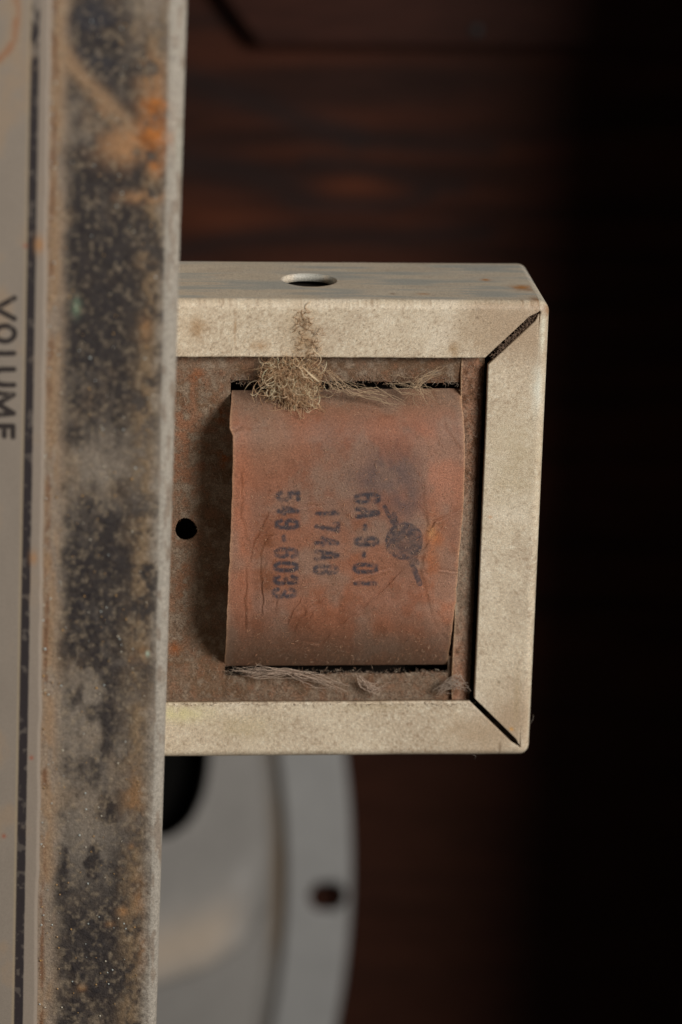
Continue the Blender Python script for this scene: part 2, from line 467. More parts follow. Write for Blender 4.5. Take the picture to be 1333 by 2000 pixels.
# side flange carries both rounded corners of the band
def flange_r():
    ins, z = profile(50, 12)
    t = np.linspace(RB, LW_R, 36)[1:]
    INS = np.concatenate([ins, t]); Z = np.concatenate([z, np.zeros(len(t))])
    na = 26
    ys = np.linspace(0, 1, 420)
    rowsX, rowsY = [], []
    for i, (q, zz) in enumerate(zip(INS, Z)):
        if q < RB + 1e-6:                                   # wall and bend run round both corners
            rad = RC - q
            a = np.linspace(math.pi / 2, 0, na)
            cx, cy = XR - RC, YT - RC
            x1, y1 = cx + rad * np.cos(a), cy + rad * np.sin(a)
            ym = YT - RC + (YB + RC - (YT - RC)) * ys[1:-1]
            cy2 = YB + RC
            x3, y3 = cx + rad * np.cos(-a[::-1]), cy2 + rad * np.sin(-a[::-1])
            x = np.concatenate([x1, np.full(len(ym), XR - q), x3]); y = np.concatenate([y1, ym, y3])
        else:
            e = max(q, RC); gq = min((q - RB) / 0.05, 1)
            yy = np.linspace(YT - e - GAP_T * gq, YB + e + GAP_B * gq, 2 * na + len(ys) - 2)
            x = np.full(len(yy), XR - q); y = yy
        rowsX.append(x); rowsY.append(y)
    X = np.array(rowsX); Y = np.array(rowsY); ZZ = np.broadcast_to(Z[:, None], X.shape).copy()
    ZZ += 0.016 * (fbm(Y * 1.3, INS[:, None] * 2 + 7, 35, 2) - 0.5) * np.clip(INS[:, None] / RB, 0, 1)
    P = np.stack([X, Y, ZZ], -1)
    # faces between the corner part of the bend and the straight lip are the open relief: drop them
    keep = np.ones((X.shape[0] - 1, X.shape[1] - 1), bool)
    k = int(np.argmax(INS > RB + 1e-6)) - 1
    nn = X.shape[1] - 1
    colidx = np.arange(nn)
    keep[k, (colidx < na) | (colidx > nn - na)] = False
    c = steel_tint(P, 'R')
    c = stains(c, P, [(1050, 760, 0, 0.05, 0.22, (212, 208, 190), 0.9), (1060, 640, -0.02, 0.03, 0.3, (206, 200, 178), 0.8), (958, 1010, 0, 0.02, 0.015, ORG, 0.8),
                      (1000, 1424, 0, 0.02, 0.015, (196, 140, 60), 0.9), (1000, 900, 0, 0.3, 0.5, (176, 158, 126), 0.5), (1066, 605, -0.05, 0.06, 0.06, (136, 96, 62), 0.9),
                      (1010, 1365, 0, 0.03, 0.3, (164, 142, 112), 0.7), (975, 1332, 0, 0.014, 0.014, (90, 74, 50), 0.9)])
    grid('flange', P, c, MT['steel'], tr, keep=keep, solid=0.075, flip=True)
flange_r()

# the core behind the card closes the inside
boxmesh('core', (X0 + 0.05, YB + 0.12, ZBK - 0.05), (XR - 0.12, YT - 0.12, -0.75), MT['core'], tr, bevel=0.03)

# fibre card with two slits and a punched hole
ZCARD = -0.17
cpx = np.linspace(318, 962, 520); cpy = np.linspace(688, 1384, 560)
PX, PY = np.meshgrid(cpx, cpy)
Zc_ = ZCARD + 0.02 * (fbm(PX / 90, PY / 90, 2, 3) - 0.5) + 0.035 * ss(760, 690, PY)
P = at(PX, PY, Zc_)
slit_t = (PX > 451) & (PX < 901) & (PY > 744 + 1.5 * np.sin(PX / 40) + (PX - 451) * 0.008) & (PY < 800)
slit_b = (PX > 440) & (PX < 874) & (PY > 1270) & (PY < 1319 - (PX - 440) * 0.012 + 1.5 * np.sin(PX / 23))
body = (PX > 462) & (PX < 885) & (PY >= 790) & (PY < 1280)
hd = np.hypot(PX - 364, (PY - 1034))
hm = hd < 21 + 0.8 * np.sin(3 * np.arctan2(PY - 1034, PX - 364) + 1)
out = (slit_t | slit_b | body | hm | (PX > 948 - (PY - 700) * 0.045))
keep = ~(out[:-1, :-1] | out[1:, 1:])
n1 = fbm(PX / 60, PY / 60, 101, 4); n2 = fbm(PX / 14, PY / 14, 103, 4)
c = np.broadcast_to(alb(122, 101, 83), P.shape).copy()
c = mixc(c, alb(104, 80, 60), ss(0.45, 0.7, n1) * 0.8)
c = mixc(c, alb(136, 96, 72), np.clip(ss(0.52, 0.75, n2) * 0.4 + blob(PX, PY, 360, 870, 60, 120) * ss(0.4, 0.6, n2) * 0.6, 0, 1))
c = mixc(c, alb(150, 134, 116), ss(0.5, 0.25, n2) * 0.5)
for (x, y, rx, ry, f) in ((432, 812, 12, 14, .9), (438, 890, 12, 12, .9), (440, 905, 8, 12, .7), (385, 735, 18, 14, .6), (343, 1265, 12, 14, .8), (360, 1150, 14, 60, .4)):
    c = mixc(c, alb(140, 82, 46), blob(PX, PY, x, y, rx, ry) * f * ss(0.3, 0.6, n2))
c = mixc(c, alb(84, 62, 46), ss(925, 945, PX) * 0.4)  # shade beside the overhanging lip put into the card tint
grid('insulating_card', P, c, MT['card'], tr, keep=keep, solid=0.04, flip=True)

# folded flap of card along the side
fy = np.linspace(690, 1384, 420); fx = np.linspace(0, 1, 40)
FX, FY = np.meshgrid(fx, fy)
xl = 903 - (FY - 700) * 0.030; xr = 944 - (FY - 700) * 0.047
PXf = xl + (xr - xl) * FX + 1.0 * np.sin(FY / 31)
Zf = ZCARD + 0.05 - 0.02 * FX + 0.02 * (fbm(FX * 2, FY / 60, 6, 3) - .5) + 0.05 * ss(0.9, 1.0, FX) * 0
P = at(PXf, FY, Zf)
n2 = fbm(PXf / 9, FY / 13, 113, 4)
c = np.broadcast_to(alb(140, 104, 82), P.shape).copy()
c = mixc(c, alb(96, 68, 48), ss(0.5, 0.72, n2) * 0.75)
c = mixc(c, alb(146, 134, 116), ss(900, 1050, FY) * (1 - ss(1150, 1300, FY)) * 0.5 + ss(0.5, 0.3, n2) * 0.25)
c = mixc(c, alb(190, 158, 126), np.exp(-(FX / 0.05) ** 2) * 0.7)  # lit edge of the flap put into the tint as a pale line
grid('card_flap', P, c, MT['card'], tr, solid=0.04, flip=True)

# ------------------------------------------------------------------ stamped paper wrap bulging out of the slits
GL = {
 '0': [[(.28, .0), (.72, .0), (.95, .2), (.95, .8), (.72, 1), (.28, 1), (.05, .8), (.05, .2), (.28, 0)]],
 '1': [[(.5, 0), (.5, 1)], [(.5, 1), (.15, .8)]],
 'I': [[(.5, 0), (.5, 1)]],
 '3': [[(.05, .82), (.28, 1), (.72, 1), (.95, .82), (.95, .62), (.72, .52), (.4, .52)], [(.72, .52), (.95, .4), (.95, .18), (.72, 0), (.28, 0), (.05, .18)]],
 '4': [[(.7, 0), (.7, 1), (.05, .3), (1.0, .3)]],
 '5': [[(.92, 1), (.1, 1), (.1, .56), (.7, .58), (.95, .42), (.95, .18), (.72, 0), (.28, 0), (.05, .15)]],
 '6': [[(.95, .8), (.72, 1), (.28, 1), (.05, .8), (.05, .2), (.28, 0), (.72, 0), (.95, .2), (.95, .42), (.72, .56), (.05, .5)]],
 '7': [[(.02, .86), (.02, 1), (.95, 1), (.4, 0)]],
 '8': [[(.28, .0), (.72, .0), (.95, .18), (.95, .4), (.72, .52), (.95, .64), (.95, .84), (.72, 1), (.28, 1), (.05, .84), (.05, .64), (.28, .52), (.05, .4), (.05, .18), (.28, 0)], [(.28, .52), (.72, .52)]],
 '9': [[(.05, .2), (.28, 0), (.72, 0), (.95, .2), (.95, .8), (.72, 1), (.28, 1), (.05, .8), (.05, .58), (.28, .46), (.95, .48)]],
 'A': [[(.0, 0), (.42, 1), (.58, 1), (1, 0)], [(.2, .3), (.8, .3)]],
 '-': [[(.2, .42), (.8, .42)]],
 'V': [[(0, 1), (.5, 0), (1, 1)]],
 'O': [[(.5 + .5 * math.cos(k * math.pi / 12), .5 + .5 * math.sin(k * math.pi / 12)) for k in range(25)]],
 'L': [[(0, 1), (0, 0), (1, 0)]],
 'U': [[(0, 1), (0, .35), (.08, .13), (.27, .02), (.5, 0), (.73, .02), (.92, .13), (1, .35), (1, 1)]],
 'M': [[(0, 0), (.08, 1), (.5, .15), (.92, 1), (1, 0)]],
 'E': [[(1, 1), (0, 1), (0, 0), (1, 0)], [(0, .52), (.9, .52)]],
}
def stamp(x, y, ink, spec, hw, soft):
    """spec: (char, y0, y1, xbottom, xtop) glyph turned a quarter clockwise: reading runs down the picture"""
    for ch, y0, y1, xb, xt in spec:
        m = (x > min(xb, xt) - 15) & (x < max(xb, xt) + 15) & (y > y0 - 15) & (y < y1 + 15)
        if not m.any(): continue
        dd = np.full(m.sum(), 1e9)
        for pl in GL[ch]:
            pts = [(xb + hw + (xt - xb - 2 * hw) * gy, y0 + hw * .8 + (y1 - y0 - 1.6 * hw) * gx) for gx, gy in pl]
            dd = np.minimum(dd, seg_d(x[m], y[m], pts))
        ink[m] = np.maximum(ink[m], 1 - ss(hw - soft, hw + soft, dd))
    return ink

vy = np.linspace(0, 1, 700); ux = np.linspace(0, 1, 560)
U, V = np.meshgrid(ux, vy)
yk = np.array([756, 800, 835, 850, 900, 1000, 1080, 1150, 1180, 1300]); 
xlk = np.array([454, 451, 449, 455, 456, 453, 449, 446, 445, 439])
xrk = np.array([899, 904, 907, 908, 909, 905, 897, 892, 890, 874])
TOPY = 762 - 4 * U; BOTY = 1301 - 3 * U
YP = TOPY + (BOTY - TOPY) * V
xl = np.interp(YP, yk, xlk) + 1.6 * (fbm(YP / 22, 0.5, 7, 3) - .5) * 2
xr = np.interp(YP, yk, xrk) + 1.6 * (fbm(YP / 18, 9.5, 8, 3) - .5) * 2
XP = xl + (xr - xl) * U
# height: tucked into both slits, nearly flat on top; the free side stands proud, the other lies on the flap
edge = np.minimum((YP - TOPY), (BOTY - YP))
rise = 1 - (1 - np.clip(edge / 120, 0, 1)) ** 2.2
HL = 0.54 - 0.14 * U
H = -0.22 + rise * HL
H = H + 0.02 * ss(0.0, 0.5, 1 - U) * rise
H += 0.028 * (fbm(XP / 150, YP / 190, 77, 2) - .5) * rise
H += 0.010 * (fbm(XP / 40, YP / 70, 78, 3) - .5)
H += (0.030 * ss(980, 1150, YP) + 0.008) * (fbm(XP / 55 + YP / 90, YP / 60 - XP / 110, 79, 3) - .5) * rise
H -= 0.07 * np.clip(2 * U - 1.25, 0, 1) ** 2 * rise + 0.05 * np.clip(0.35 - 2 * U, 0, 1) ** 2 * rise
def crease(pts, wd, dep, f=1.0):
    wx_ = 14 * (fbm(XP / 30, YP / 30, 601, 3) - .5); wy_ = 14 * (fbm(XP / 30, YP / 30, 602, 3) - .5)
    fade = 0.25 + 1.1 * fbm(XP / 34, YP / 34, 603, 2)
    dep = dep * 0.55 * fade
    d = seg_d(XP + wx_, YP + wy_, pts)
    d2 = seg_d(XP + wx_ - wd * 1.3, YP + wy_ - wd * 1.3, pts)
    return -dep * np.exp(-(d / wd) ** 2) + dep * 0.8 * np.exp(-(d2 / (wd * 1.5)) ** 2)
CR = [([(826, 960), (832, 1030), (822, 1120), (840, 1200), (872, 1250)], 5, .014), ([(480, 1290), (520, 1262), (585, 1262)], 4, .010), ([(640, 1170), (600, 1190), (575, 1230)], 2.4, .010), ([(560, 980), (530, 1030), (500, 1050)], 2.6, .008), ([(850, 760), (872, 830), (905, 880)], 4, .008), ([(522, 1284), (560, 1268), (592, 1252), (622, 1254)], 3.2, .018), ([(628, 1252), (672, 1214), (740, 1158), (800, 1098), (860, 1030)], 2.6, .014),
      ([(906, 990), (880, 1003), (845, 1018), (838, 1030)], 3.0, .020), ([(520, 1000), (495, 1060), (478, 1130), (480, 1230)], 3.0, .012),
      ([(536, 1040), (515, 1060), (508, 1120), (512, 1200)], 2.5, .012), ([(500, 1010), (540, 1000), (620, 985)], 3, .006),
      ([(760, 1110), (700, 1130), (640, 1155), (560, 1215)], 2.5, .008), ([(700, 1010), (640, 1040), (560, 1110), (540, 1180)], 3.0, .007),
      ([(520, 1052), (536, 1048)], 2, .015), ([(858, 1115), (893, 1117)], 2, .014), ([(450, 845), (480, 830), (520, 838)], 3, .010),
      ([(475, 920), (470, 1010), (488, 1075)], 3, .008), ([(590, 1170), (562, 1215)], 2.2, .012), ([(612, 1195), (606, 1205)], 2.2, .010)]
for pts, wd, dep in CR:
    H = H + crease(pts, wd, dep) * rise
P = at(XP, YP, H)
n1 = fbm(XP / 110, YP / 130, 201, 4); n2 = fbm(XP / 24, YP / 30, 203, 4); n3 = fbm(XP / 5, YP / 5, 207, 3)
base = alb(136, 96, 76)
c = np.broadcast_to(base, P.shape).copy()
c = mixc(c, alb(148, 94, 68), ss(0.48, 0.68, n1) * 0.7)
c = mixc(c, alb(128, 98, 82), ss(0.5, 0.30, n1) * 0.85)
c = mixc(c, alb(128, 78, 54), ss(0.50, 0.72, n2) * 0.6)
# warm middle, dust at both ends
c = mixc(c, alb(150, 92, 62), blob(XP, YP, 650, 1110, 170, 110) * 0.5)
c = mixc(c, alb(142, 112, 90), np.clip(ss(830, 765, YP) * 0.75 + blob(XP, YP, 520, 860, 60, 60) * .5, 0, 1) * (0.5 + n2))
c = mixc(c, alb(128, 102, 82), np.clip(ss(1200, 1300, YP) * 0.75 * (0.6 + 0.8 * n2), 0, 1))
c = mixc(c, alb(180, 124, 98), blob(XP, YP, 860, 930, 45, 70) * 0.65)
c = mixc(c, alb(182, 120, 90), blob(XP, YP, 868, 1190, 25, 60) * 0.6)
c = mixc(c, alb(164, 98, 60), np.clip(blob(XP, YP, 850, 1065, 20, 60) * 0.9 * (0.5 + n2), 0, 1))
c = mixc(c, alb(184, 132, 88), blob(XP, YP, 843, 1040, 9, 14) * 0.8)
c = mixc(c, alb(112, 66, 38), np.clip(blob(XP, YP, 520, 1110, 16, 75) * 1.0 * ss(0.35, 0.6, n2), 0, 1))
c = mixc(c, alb(176, 108, 76), blob(XP, YP, 470, 1000, 22, 200) * 0.55)
c = mixc(c, alb(136, 116, 100), ss(0.45, 0.72, fbm(XP / 55, YP / 55, 221, 4)) * 0.45)
# purple-grey ink smudge
sm = np.clip(blob(XP, YP, 768, 930, 56, 58) * 0.95 + blob(XP, YP, 795, 985, 26, 32) * 0.7 + blob(XP, YP, 715, 935, 36, 22) * 0.5, 0, 1) * (0.45 + 0.55 * ss(0.2, 0.6, n2))
c = mixc(c, alb(88, 72, 70), sm * 0.8)
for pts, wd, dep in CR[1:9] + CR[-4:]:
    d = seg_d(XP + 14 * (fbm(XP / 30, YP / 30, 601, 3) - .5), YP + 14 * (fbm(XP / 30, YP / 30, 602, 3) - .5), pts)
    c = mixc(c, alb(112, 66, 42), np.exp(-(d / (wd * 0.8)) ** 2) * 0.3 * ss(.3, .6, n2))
# light worn rims
c = mixc(c, alb(205, 160, 124), np.clip(np.exp(-(XP - xl) / 2.5) * 0.6 + np.exp(-(xr - XP) / 2.5) * 0.75, 0, 1) * (0.4 + n2))
lum = c.mean(-1, keepdims=True)
c = (lum + (c - lum) * 1.0) * np.array([0.88, 0.87, 0.86])
ink = np.zeros_like(XP)
L1 = [('5', 958, 980, 539, 587), ('4', 986, 1006, 540, 586), ('9', 1013, 1035, 537, 586), ('-', 1043, 1060, 534, 583), ('6', 1069, 1091, 535, 584), ('0', 1096, 1118, 534, 584), ('3', 1122, 1143, 533, 583), ('3', 1147, 1169, 531, 580)]
L2 = [('1', 994, 1012, 616, 664), ('7', 1019, 1040, 614, 665), ('4', 1047, 1068, 614, 664), ('A', 1074, 1095, 614, 664), ('8', 1102, 1123, 611, 662)]
L3 = [('6', 962, 985, 692, 744), ('A', 991, 1013, 694, 743), ('-', 1022, 1039, 692, 741), ('9', 1047, 1068, 692, 741), ('-', 1076, 1093, 690, 739), ('0', 1099, 1121, 689, 740), ('I', 1129, 1150, 690, 738)]
wob = lambda s: 1.6 * (fbm(XP / 9, YP / 9, s, 2) - .5)
ink = stamp(XP + wob(301), YP + wob(302), ink, L1 + L2 + L3, 4.3, 2.8)
# round emblem with a bolt through it
dd = np.hypot(XP - 790, (YP - 1057)) + wob(303) * 1.5
emb = (1 - ss(35, 39, dd)) * (0.86 - 0.42 * np.exp(-(np.hypot(XP - 790, YP - 1060) / 13) ** 2)) * (0.72 + 0.5 * n2)
emb = np.maximum(emb, (1 - ss(1.5, 4, np.abs(dd - 34))) * 0.9)
for pts, wd in (([(752, 990), (760, 1006), (771, 1026)], 4), ([(770, 1004), (774, 1018), (784, 1036)], 5), ([(752, 992), (764, 1018), (772, 1028)], 3),
                ([(800, 1088), (808, 1106), (820, 1140)], 5.5), ([(812, 1092), (817, 1100)], 4), ([(818, 1125), (822, 1142)], 3)):
    emb = np.maximum(emb, (1 - ss(wd - 1.5, wd + 1.5, seg_d(XP + wob(304), YP + wob(305), pts))) * 0.85)
ink = np.maximum(ink, emb)
ink *= np.clip(0.66 + 1.2 * (n3 - 0.5) + 0.8 * (n2 - .4), 0.15, 0.90)
c = mixc(c, alb(47, 46, 52), ink)
grid('paper_wrap', P, c, MT['paper'], tr, solid=0.018, flip=True)

# the winding under the wrap
q0 = at(462, 1245, -0.05); q1 = at(878, 815, -0.05)
boxmesh('winding', (q0[0], q0[1], -0.74), (q1[0], q1[1], -0.03), MT['coil'], tr, bevel=0.08)

# ------------------------------------------------------------------ control panel: printed plate over a corroded chassis rim
cp = thing('control_panel', 'worn control panel with a corroded metal rim and printed VOLUME lettering', 'control panel')
ZP = 1.5
def edge_x(y): return 366 - 0.0300 * y            # outer edge of the rim, photo x
def line_x(y): return 70.5 - 0.0172 * y
def seam_x(y): return 108 - 0.0135 * y + 3.0 * (fbm(y / 60, 2.2, 15, 3) - .5) * 2
ry = np.linspace(-260, 2260, 1300)
# rim: flat part, rolled edge, wall down to the chassis depth
nflat, nroll, nwall = 180, 16, 24
yv = ry[:, None]
rr = 0.175 - 0.085 * np.clip(yv / 2000, -0.1, 1.1)      # roll gets tighter downwards
e = at(edge_x(yv), yv, ZP - rr)                          # (n,1,3) where the wall starts
uf = np.linspace(0, 1, nflat)[None, :]
Xl = at(30, yv, ZP)[..., 0]
Xf = Xl + (e[..., 0] - rr - Xl) * uf
ang = np.linspace(0, math.pi / 2, nroll)[None, 1:]
Xr_ = e[..., 0] - rr + rr * np.sin(ang); Zr_ = ZP - rr + rr * np.cos(ang)
zw = np.linspace(0, 1, nwall)[None, 1:]
Zw = (ZP - rr) + (-2.6 - (ZP - rr)) * zw
X = np.concatenate([Xf, Xr_, np.broadcast_to(e[..., 0], Zw.shape)], 1)
Z = np.concatenate([np.full(Xf.shape, ZP), Zr_, Zw], 1)
Y = np.broadcast_to(e[..., 1], X.shape)
P = np.stack([X, Y, Z], -1)
# photo coordinates of every point for laying out the corrosion
gx, gy = proj(P)
s_ = (gx - seam_x(gy)) / (edge_x(gy) - seam_x(gy))                     # 0 at the seam, 1 at the outer edge
n1 = fbm(gx / 95, gy / 130, 401, 4); n2 = fbm(gx / 30, gy / 34, 403, 4); n3 = fbm(gx / 8, gy / 8, 405, 3)
light = alb(150, 134, 116); dark = alb(44, 38, 37); mid = alb(90, 80, 70)
c = np.broadcast_to(mid, P.shape).copy()
# where the finish has gone dark
dk = ss(0.07, 0.20, s_ + 0.10 * (n2 - .5)) * (1 - ss(0.86, 0.99, s_ + 0.10 * (n2 - .5)))
band = 0.72 * np.clip(blob(gx, gy, 230, 620, 150, 260) + blob(gx, gy, 200, 1150, 140, 170) + blob(gx, gy, 220, 1850, 130, 260) + blob(gx, gy, 180, 90, 80, 110) + blob(gx, gy, 200, 380, 90, 80), 0, 1)
n0 = fbm(gx / 150, gy / 210, 399, 3)
f = ss(0.24, 0.64, 0.34 * n2 + 0.36 * n1 + 0.18 * n0 + 0.12 * n3 + 0.40 * (band - 0.30))
c = mixc(c, light, (1 - f) * 0.6)
c = mixc(c, alb(128, 104, 78), ss(.44, .78, fbm(gx / 45, gy / 60, 421, 4)) * 0.55)
c = mixc(c, dark, f * dk * (0.75 + 0.35 * n3))
c = mixc(c, alb(52, 52, 58), np.clip(blob(gx, gy, 185, 70, 50, 80) * ss(.35, .6, n2), 0, 1) * .8)
pale = np.clip(blob(gx, gy, 175, 1370, 60, 130) * 1.0 + blob(gx, gy, 170, 1640, 65, 90) * 1.0 + blob(gx, gy, 190, 930, 45, 60) * .8, 0, 1)
c = mixc(c, alb(132, 120, 106), pale * ss(0.66, 0.42, n2) * 0.7)
# pale ends of the band beside seam and edge
c = mixc(c, alb(146, 128, 110), (1 - ss(0.03, 0.15, s_ + 0.08 * (n2 - .5))) * 0.85)
c = mixc(c, alb(136, 112, 84), np.exp(-((s_ - 0.80 + .1 * (n2 - .5)) / 0.12) ** 2) * ss(0.34, 0.66, 0.6 * n2 + 0.4 * n3) * 0.8)
# tan dust scrape slanting down to the rust patch
sc = seg_d(gx, gy, [(115, 90), (160, 150), (210, 200), (262, 262)])
c = mixc(c, alb(152, 122, 92), np.exp(-(sc / 17) ** 2) * 0.85 * ss(0.2, 0.5, n2))
c = mixc(c, alb(158, 118, 82), np.clip(blob(gx, gy, 245, 285, 50, 36) * 1.2 + blob(gx, gy, 300, 150, 30, 50) * .8 + blob(gx, gy, 285, 385, 55, 12) * .9 + blob(gx, gy, 190, 225, 20, 30) * .7, 0, 1) * ss(0.25, 0.55, n2))
RUST = (170, 102, 42)
ru = np.clip(blob(gx, gy, 318, 245, 30, 48) * 1.5 + blob(gx, gy, 300, 265, 30, 22) + blob(gx, gy, 308, 325, 18, 18) * .8 + blob(gx, gy, 300, 205, 24, 12) * .8, 0, 1) * ss(0.20, 0.60, n2)
c = mixc(c, alb(*RUST), ru * .95)
c = mixc(c, alb(118, 70, 34), np.clip(np.exp(-(seg_d(gx, gy, [(275, 262), (300, 290), (338, 290)]) / 9) ** 2) + np.exp(-(seg_d(gx, gy, [(285, 205), (305, 212), (318, 235)]) / 7) ** 2), 0, 1) * .7 * ss(.25, .5, n3 * .5 + n2 * .5))
for (x, y, rx, ry_, f_) in ((281, 1282, 9, 14, 1), (262, 1288, 10, 9, .7), (290, 1270, 5, 8, .6), (256, 1650, 6, 7, .8), (240, 1780, 10, 9, .7), (275, 1755, 14, 40, .6), (280, 1860, 10, 40, .6), (215, 1805, 8, 6, .8), (160, 1930, 8, 7, .7), (262, 1560, 20, 50, .5), (78, 480, 12, 18, .9), (95, 1100, 8, 20, .6), (285, 640, 12, 25, .5)):
    c = mixc(c, alb(136, 100, 66), np.clip(blob(gx, gy, x, y, rx, ry_) * f_ * (0.3 + 1.3 * ss(.3, .6, n2)), 0, 1))
c = mixc(c, alb(170, 190, 170), blob(gx, gy, 289, 1277, 4, 6) * .8)
c = mixc(c, alb(128, 150, 122), np.clip(blob(gx, gy, 353, 290, 9, 50) * .8 + blob(gx, gy, 150, 600, 8, 16) * .6, 0, 1))
# tan grit along the seam
sd = np.abs(gx - seam_x(gy) - 6)
c = mixc(c, alb(148, 120, 92), np.exp(-(sd / 15) ** 2) * ss(0.30, 0.55, fbm(gx / 20, gy / 70, 409, 3)) * 0.9)
c = mixc(c, alb(112, 76, 50), np.exp(-(np.abs(gx - seam_x(gy)) / 5) ** 2) * ss(0.40, 0.62, fbm(gx / 15, gy / 40, 411, 3)) * 0.85)
# speckle of pale crumbs in the dark finish
c = mixc(c, alb(150, 132, 108), ss(0.48, 0.90, fbm(gx / 9, gy / 9, 415, 3)) * 0.48)
# bare rolled edge
nz = np.clip((P[..., 2] - (ZP - rr)) / rr, -1, 1)
roll = np.concatenate([np.zeros(Xf.shape), np.ones(Xr_.shape), np.ones(Zw.shape)], 1)
rolls = np.maximum(np.clip(roll, 0, 1) * 0.9, ss(0.80, 0.97, s_ + 0.16 * (n2 - .5) + .10 * (n3 - .5)) * 0.75)
c = mixc(c, alb(160, 151, 138), rolls * (1 - 0.35 * ru))
c = mixc(c, alb(112, 92, 74), rolls * ss(.56, .75, fbm(gx / 10, gy / 40, 419, 3)) * .6)
# a little real relief where the finish has blistered
P[..., 2] += np.where(roll < 0.5, 0.012 * (n2 - .5) + 0.006 * (n3 - .5), 0)
grid('chassis_rim', P, c, MT['rim'], cp, solid=0.10, flip=True)

# printed plate lying on the chassis
fx = np.concatenate([np.linspace(-700, -30, 30)[:-1], np.linspace(-30, 110, 150)])
gx, gy = np.meshgrid(np.linspace(0, 1, len(fx)), np.linspace(-260, 2260, 1700))
sx = seam_x(gy) - 8
t_ = (fx + 700) / 810.0
gx = -700 + (sx + 700) * np.broadcast_to(t_[None, :], gy.shape)
ZPL = np.full(gx.shape, ZP + 0.045)
ed = np.clip((sx - gx) / 8, 0, 1)
ZPL = ZPL - 0.03 * (1 - ed) ** 2
P = at(gx, gy, ZPL)
n1 = fbm(gx / 60, gy / 90, 501, 4); n2 = fbm(gx / 12, gy / 12, 503, 3)
c = np.broadcast_to(alb(136, 124, 111), P.shape).copy() * (0.92 + 0.16 * n1[..., None])
c = mixc(c, alb(152, 126, 98), ss(.55, .75, n1) * .4)
near = ss(line_x(gy) + 5, line_x(gy) + 14, gx)
c = mixc(c, alb(142, 128, 114), near * .6)
dl = np.abs(gx - line_x(gy) + 1.0 * (n2 - .5))
lk = (1 - ss(7.5, 10.0, dl)) * np.clip(0.94 - 0.75 * ss(230, 40, gy) * ss(.40, .60, fbm(gx / 9, gy / 30, 505, 3)) - 0.25 * ss(.6, .75, n2), 0, 1)
c = mixc(c, alb(34, 28, 32), lk)
c = mixc(c, alb(172, 150, 112), np.exp(-((gx - line_x(gy) + 11) / 2.5) ** 2) * .35)
ink = np.zeros_like(gx)
VOL = [('V', 578, 627, -14, 34), ('O', 632, 671, -14, 34.5), ('L', 686, 712, -14, 33), ('U', 717, 756, -14, 33), ('M', 763, 815, -15, 32), ('E', 828, 858, -15, 31)]
ink = stamp(gx, gy, ink, VOL, 5.4, 1.2)
c = mixc(c, alb(40, 33, 32), ink * np.clip(.95 - .3 * ss(.6, .8, n2), 0, 1))
# rust ring left by a washer
rg = seg_d(gx, gy, [(28, -40), (33, 20), (32, 45), (27, 75), (19, 95), (4, 113), (-20, 125)])
c = mixc(c, alb(128, 72, 50), np.exp(-(rg / 7) ** 2) * ss(.15, .45, fbm(gx / 14, gy / 25, 507, 3)) * .95)
c = mixc(c, alb(162, 134, 100), np.exp(-(rg / 18) ** 2) * .4)
for (x, y) in ((8, 1633), (50, 480), (62, 1480)):
    c = mixc(c, alb(150, 80, 56), blob(gx, gy, x, y, 4, 4) * .8)
c = mixc(c, alb(164, 116, 70), blob(gx, gy, 77, 478, 9, 16) * .8 + blob(gx, gy, 66, 1090, 8, 14) * .6)
grid('faceplate', P, c, MT['plate'], cp, solid=0.035, flip=True)

# ------------------------------------------------------------------ lint, fuzz and grit
def fibres(name, paths, radii, colors, m, parent=None, sides=3):
    V, F, Cc = [], [], []
    for p, r, cl in zip(paths, radii, colors):
        p = np.asarray(p); n = len(p)
        tg = np.gradient(p, axis=0); tg /= np.linalg.norm(tg, axis=1)[:, None] + 1e-9
        ref = np.array([0.31, 0.42, 0.85])
        a = np.cross(tg, ref); a /= np.linalg.norm(a, axis=1)[:, None] + 1e-9
        b = np.cross(tg, a)
        base = len(V)
        for i in range(n):
            rr_ = r * (1 - 0.55 * abs(2 * i / (n - 1) - 1) ** 2)
            for k in range(sides):
                t = 2 * math.pi * k / sides
                V.append(p[i] + (a[i] * math.cos(t) + b[i] * math.sin(t)) * rr_); Cc.append(cl)
        for i in range(n - 1):
            for k in range(sides):
                j = (k + 1) % sides
                F.append((base + i * sides + k, base + i * sides + j, base + (i + 1) * sides + j, base + (i + 1) * sides + k))
    me = bpy.data.meshes.new(name)
    me.from_pydata([tuple(v) for v in V], [], F)
    a = me.attributes.new('tint', 'FLOAT_COLOR', 'POINT')
    Cc = np.array(Cc)
    a.data.foreach_set('color', np.concatenate([Cc, np.ones((len(Cc), 1))], 1).astype(np.float32).ravel())
    me.polygons.foreach_set('use_smooth', np.ones(len(F), bool))
    return link(name, me, m, parent)

MT['lint'] = mat('tan_lint', 0.95, 0.1, grain=(20, 0.1), fine=(60, 0.1), bump=(60, 0.0, 0.001))

def curl(p0, n, step, turn, drift=(0, 0, 0), r=rng):
    """a kinked fibre: slowly changing heading"""
    d = r.normal(size=3); d[2] *= 0.5; d /= np.linalg.norm(d)
    ax = r.normal(size=3); ax /= np.linalg.norm(ax)
    p = np.array(p0, float); out = [p.copy()]
    for i in range(n):
        ax = ax + r.normal(size=3) * 0.35; ax /= np.linalg.norm(ax)
        d = d + np.cross(ax, d) * turn + np.array(drift); d /= np.linalg.norm(d)
        p = p + d * step; out.append(p.copy())
    return out

def jit(c, s=0.2):
    return np.clip(np.asarray(c) * (1 + rng.uniform(-s, s)), 0, .9)

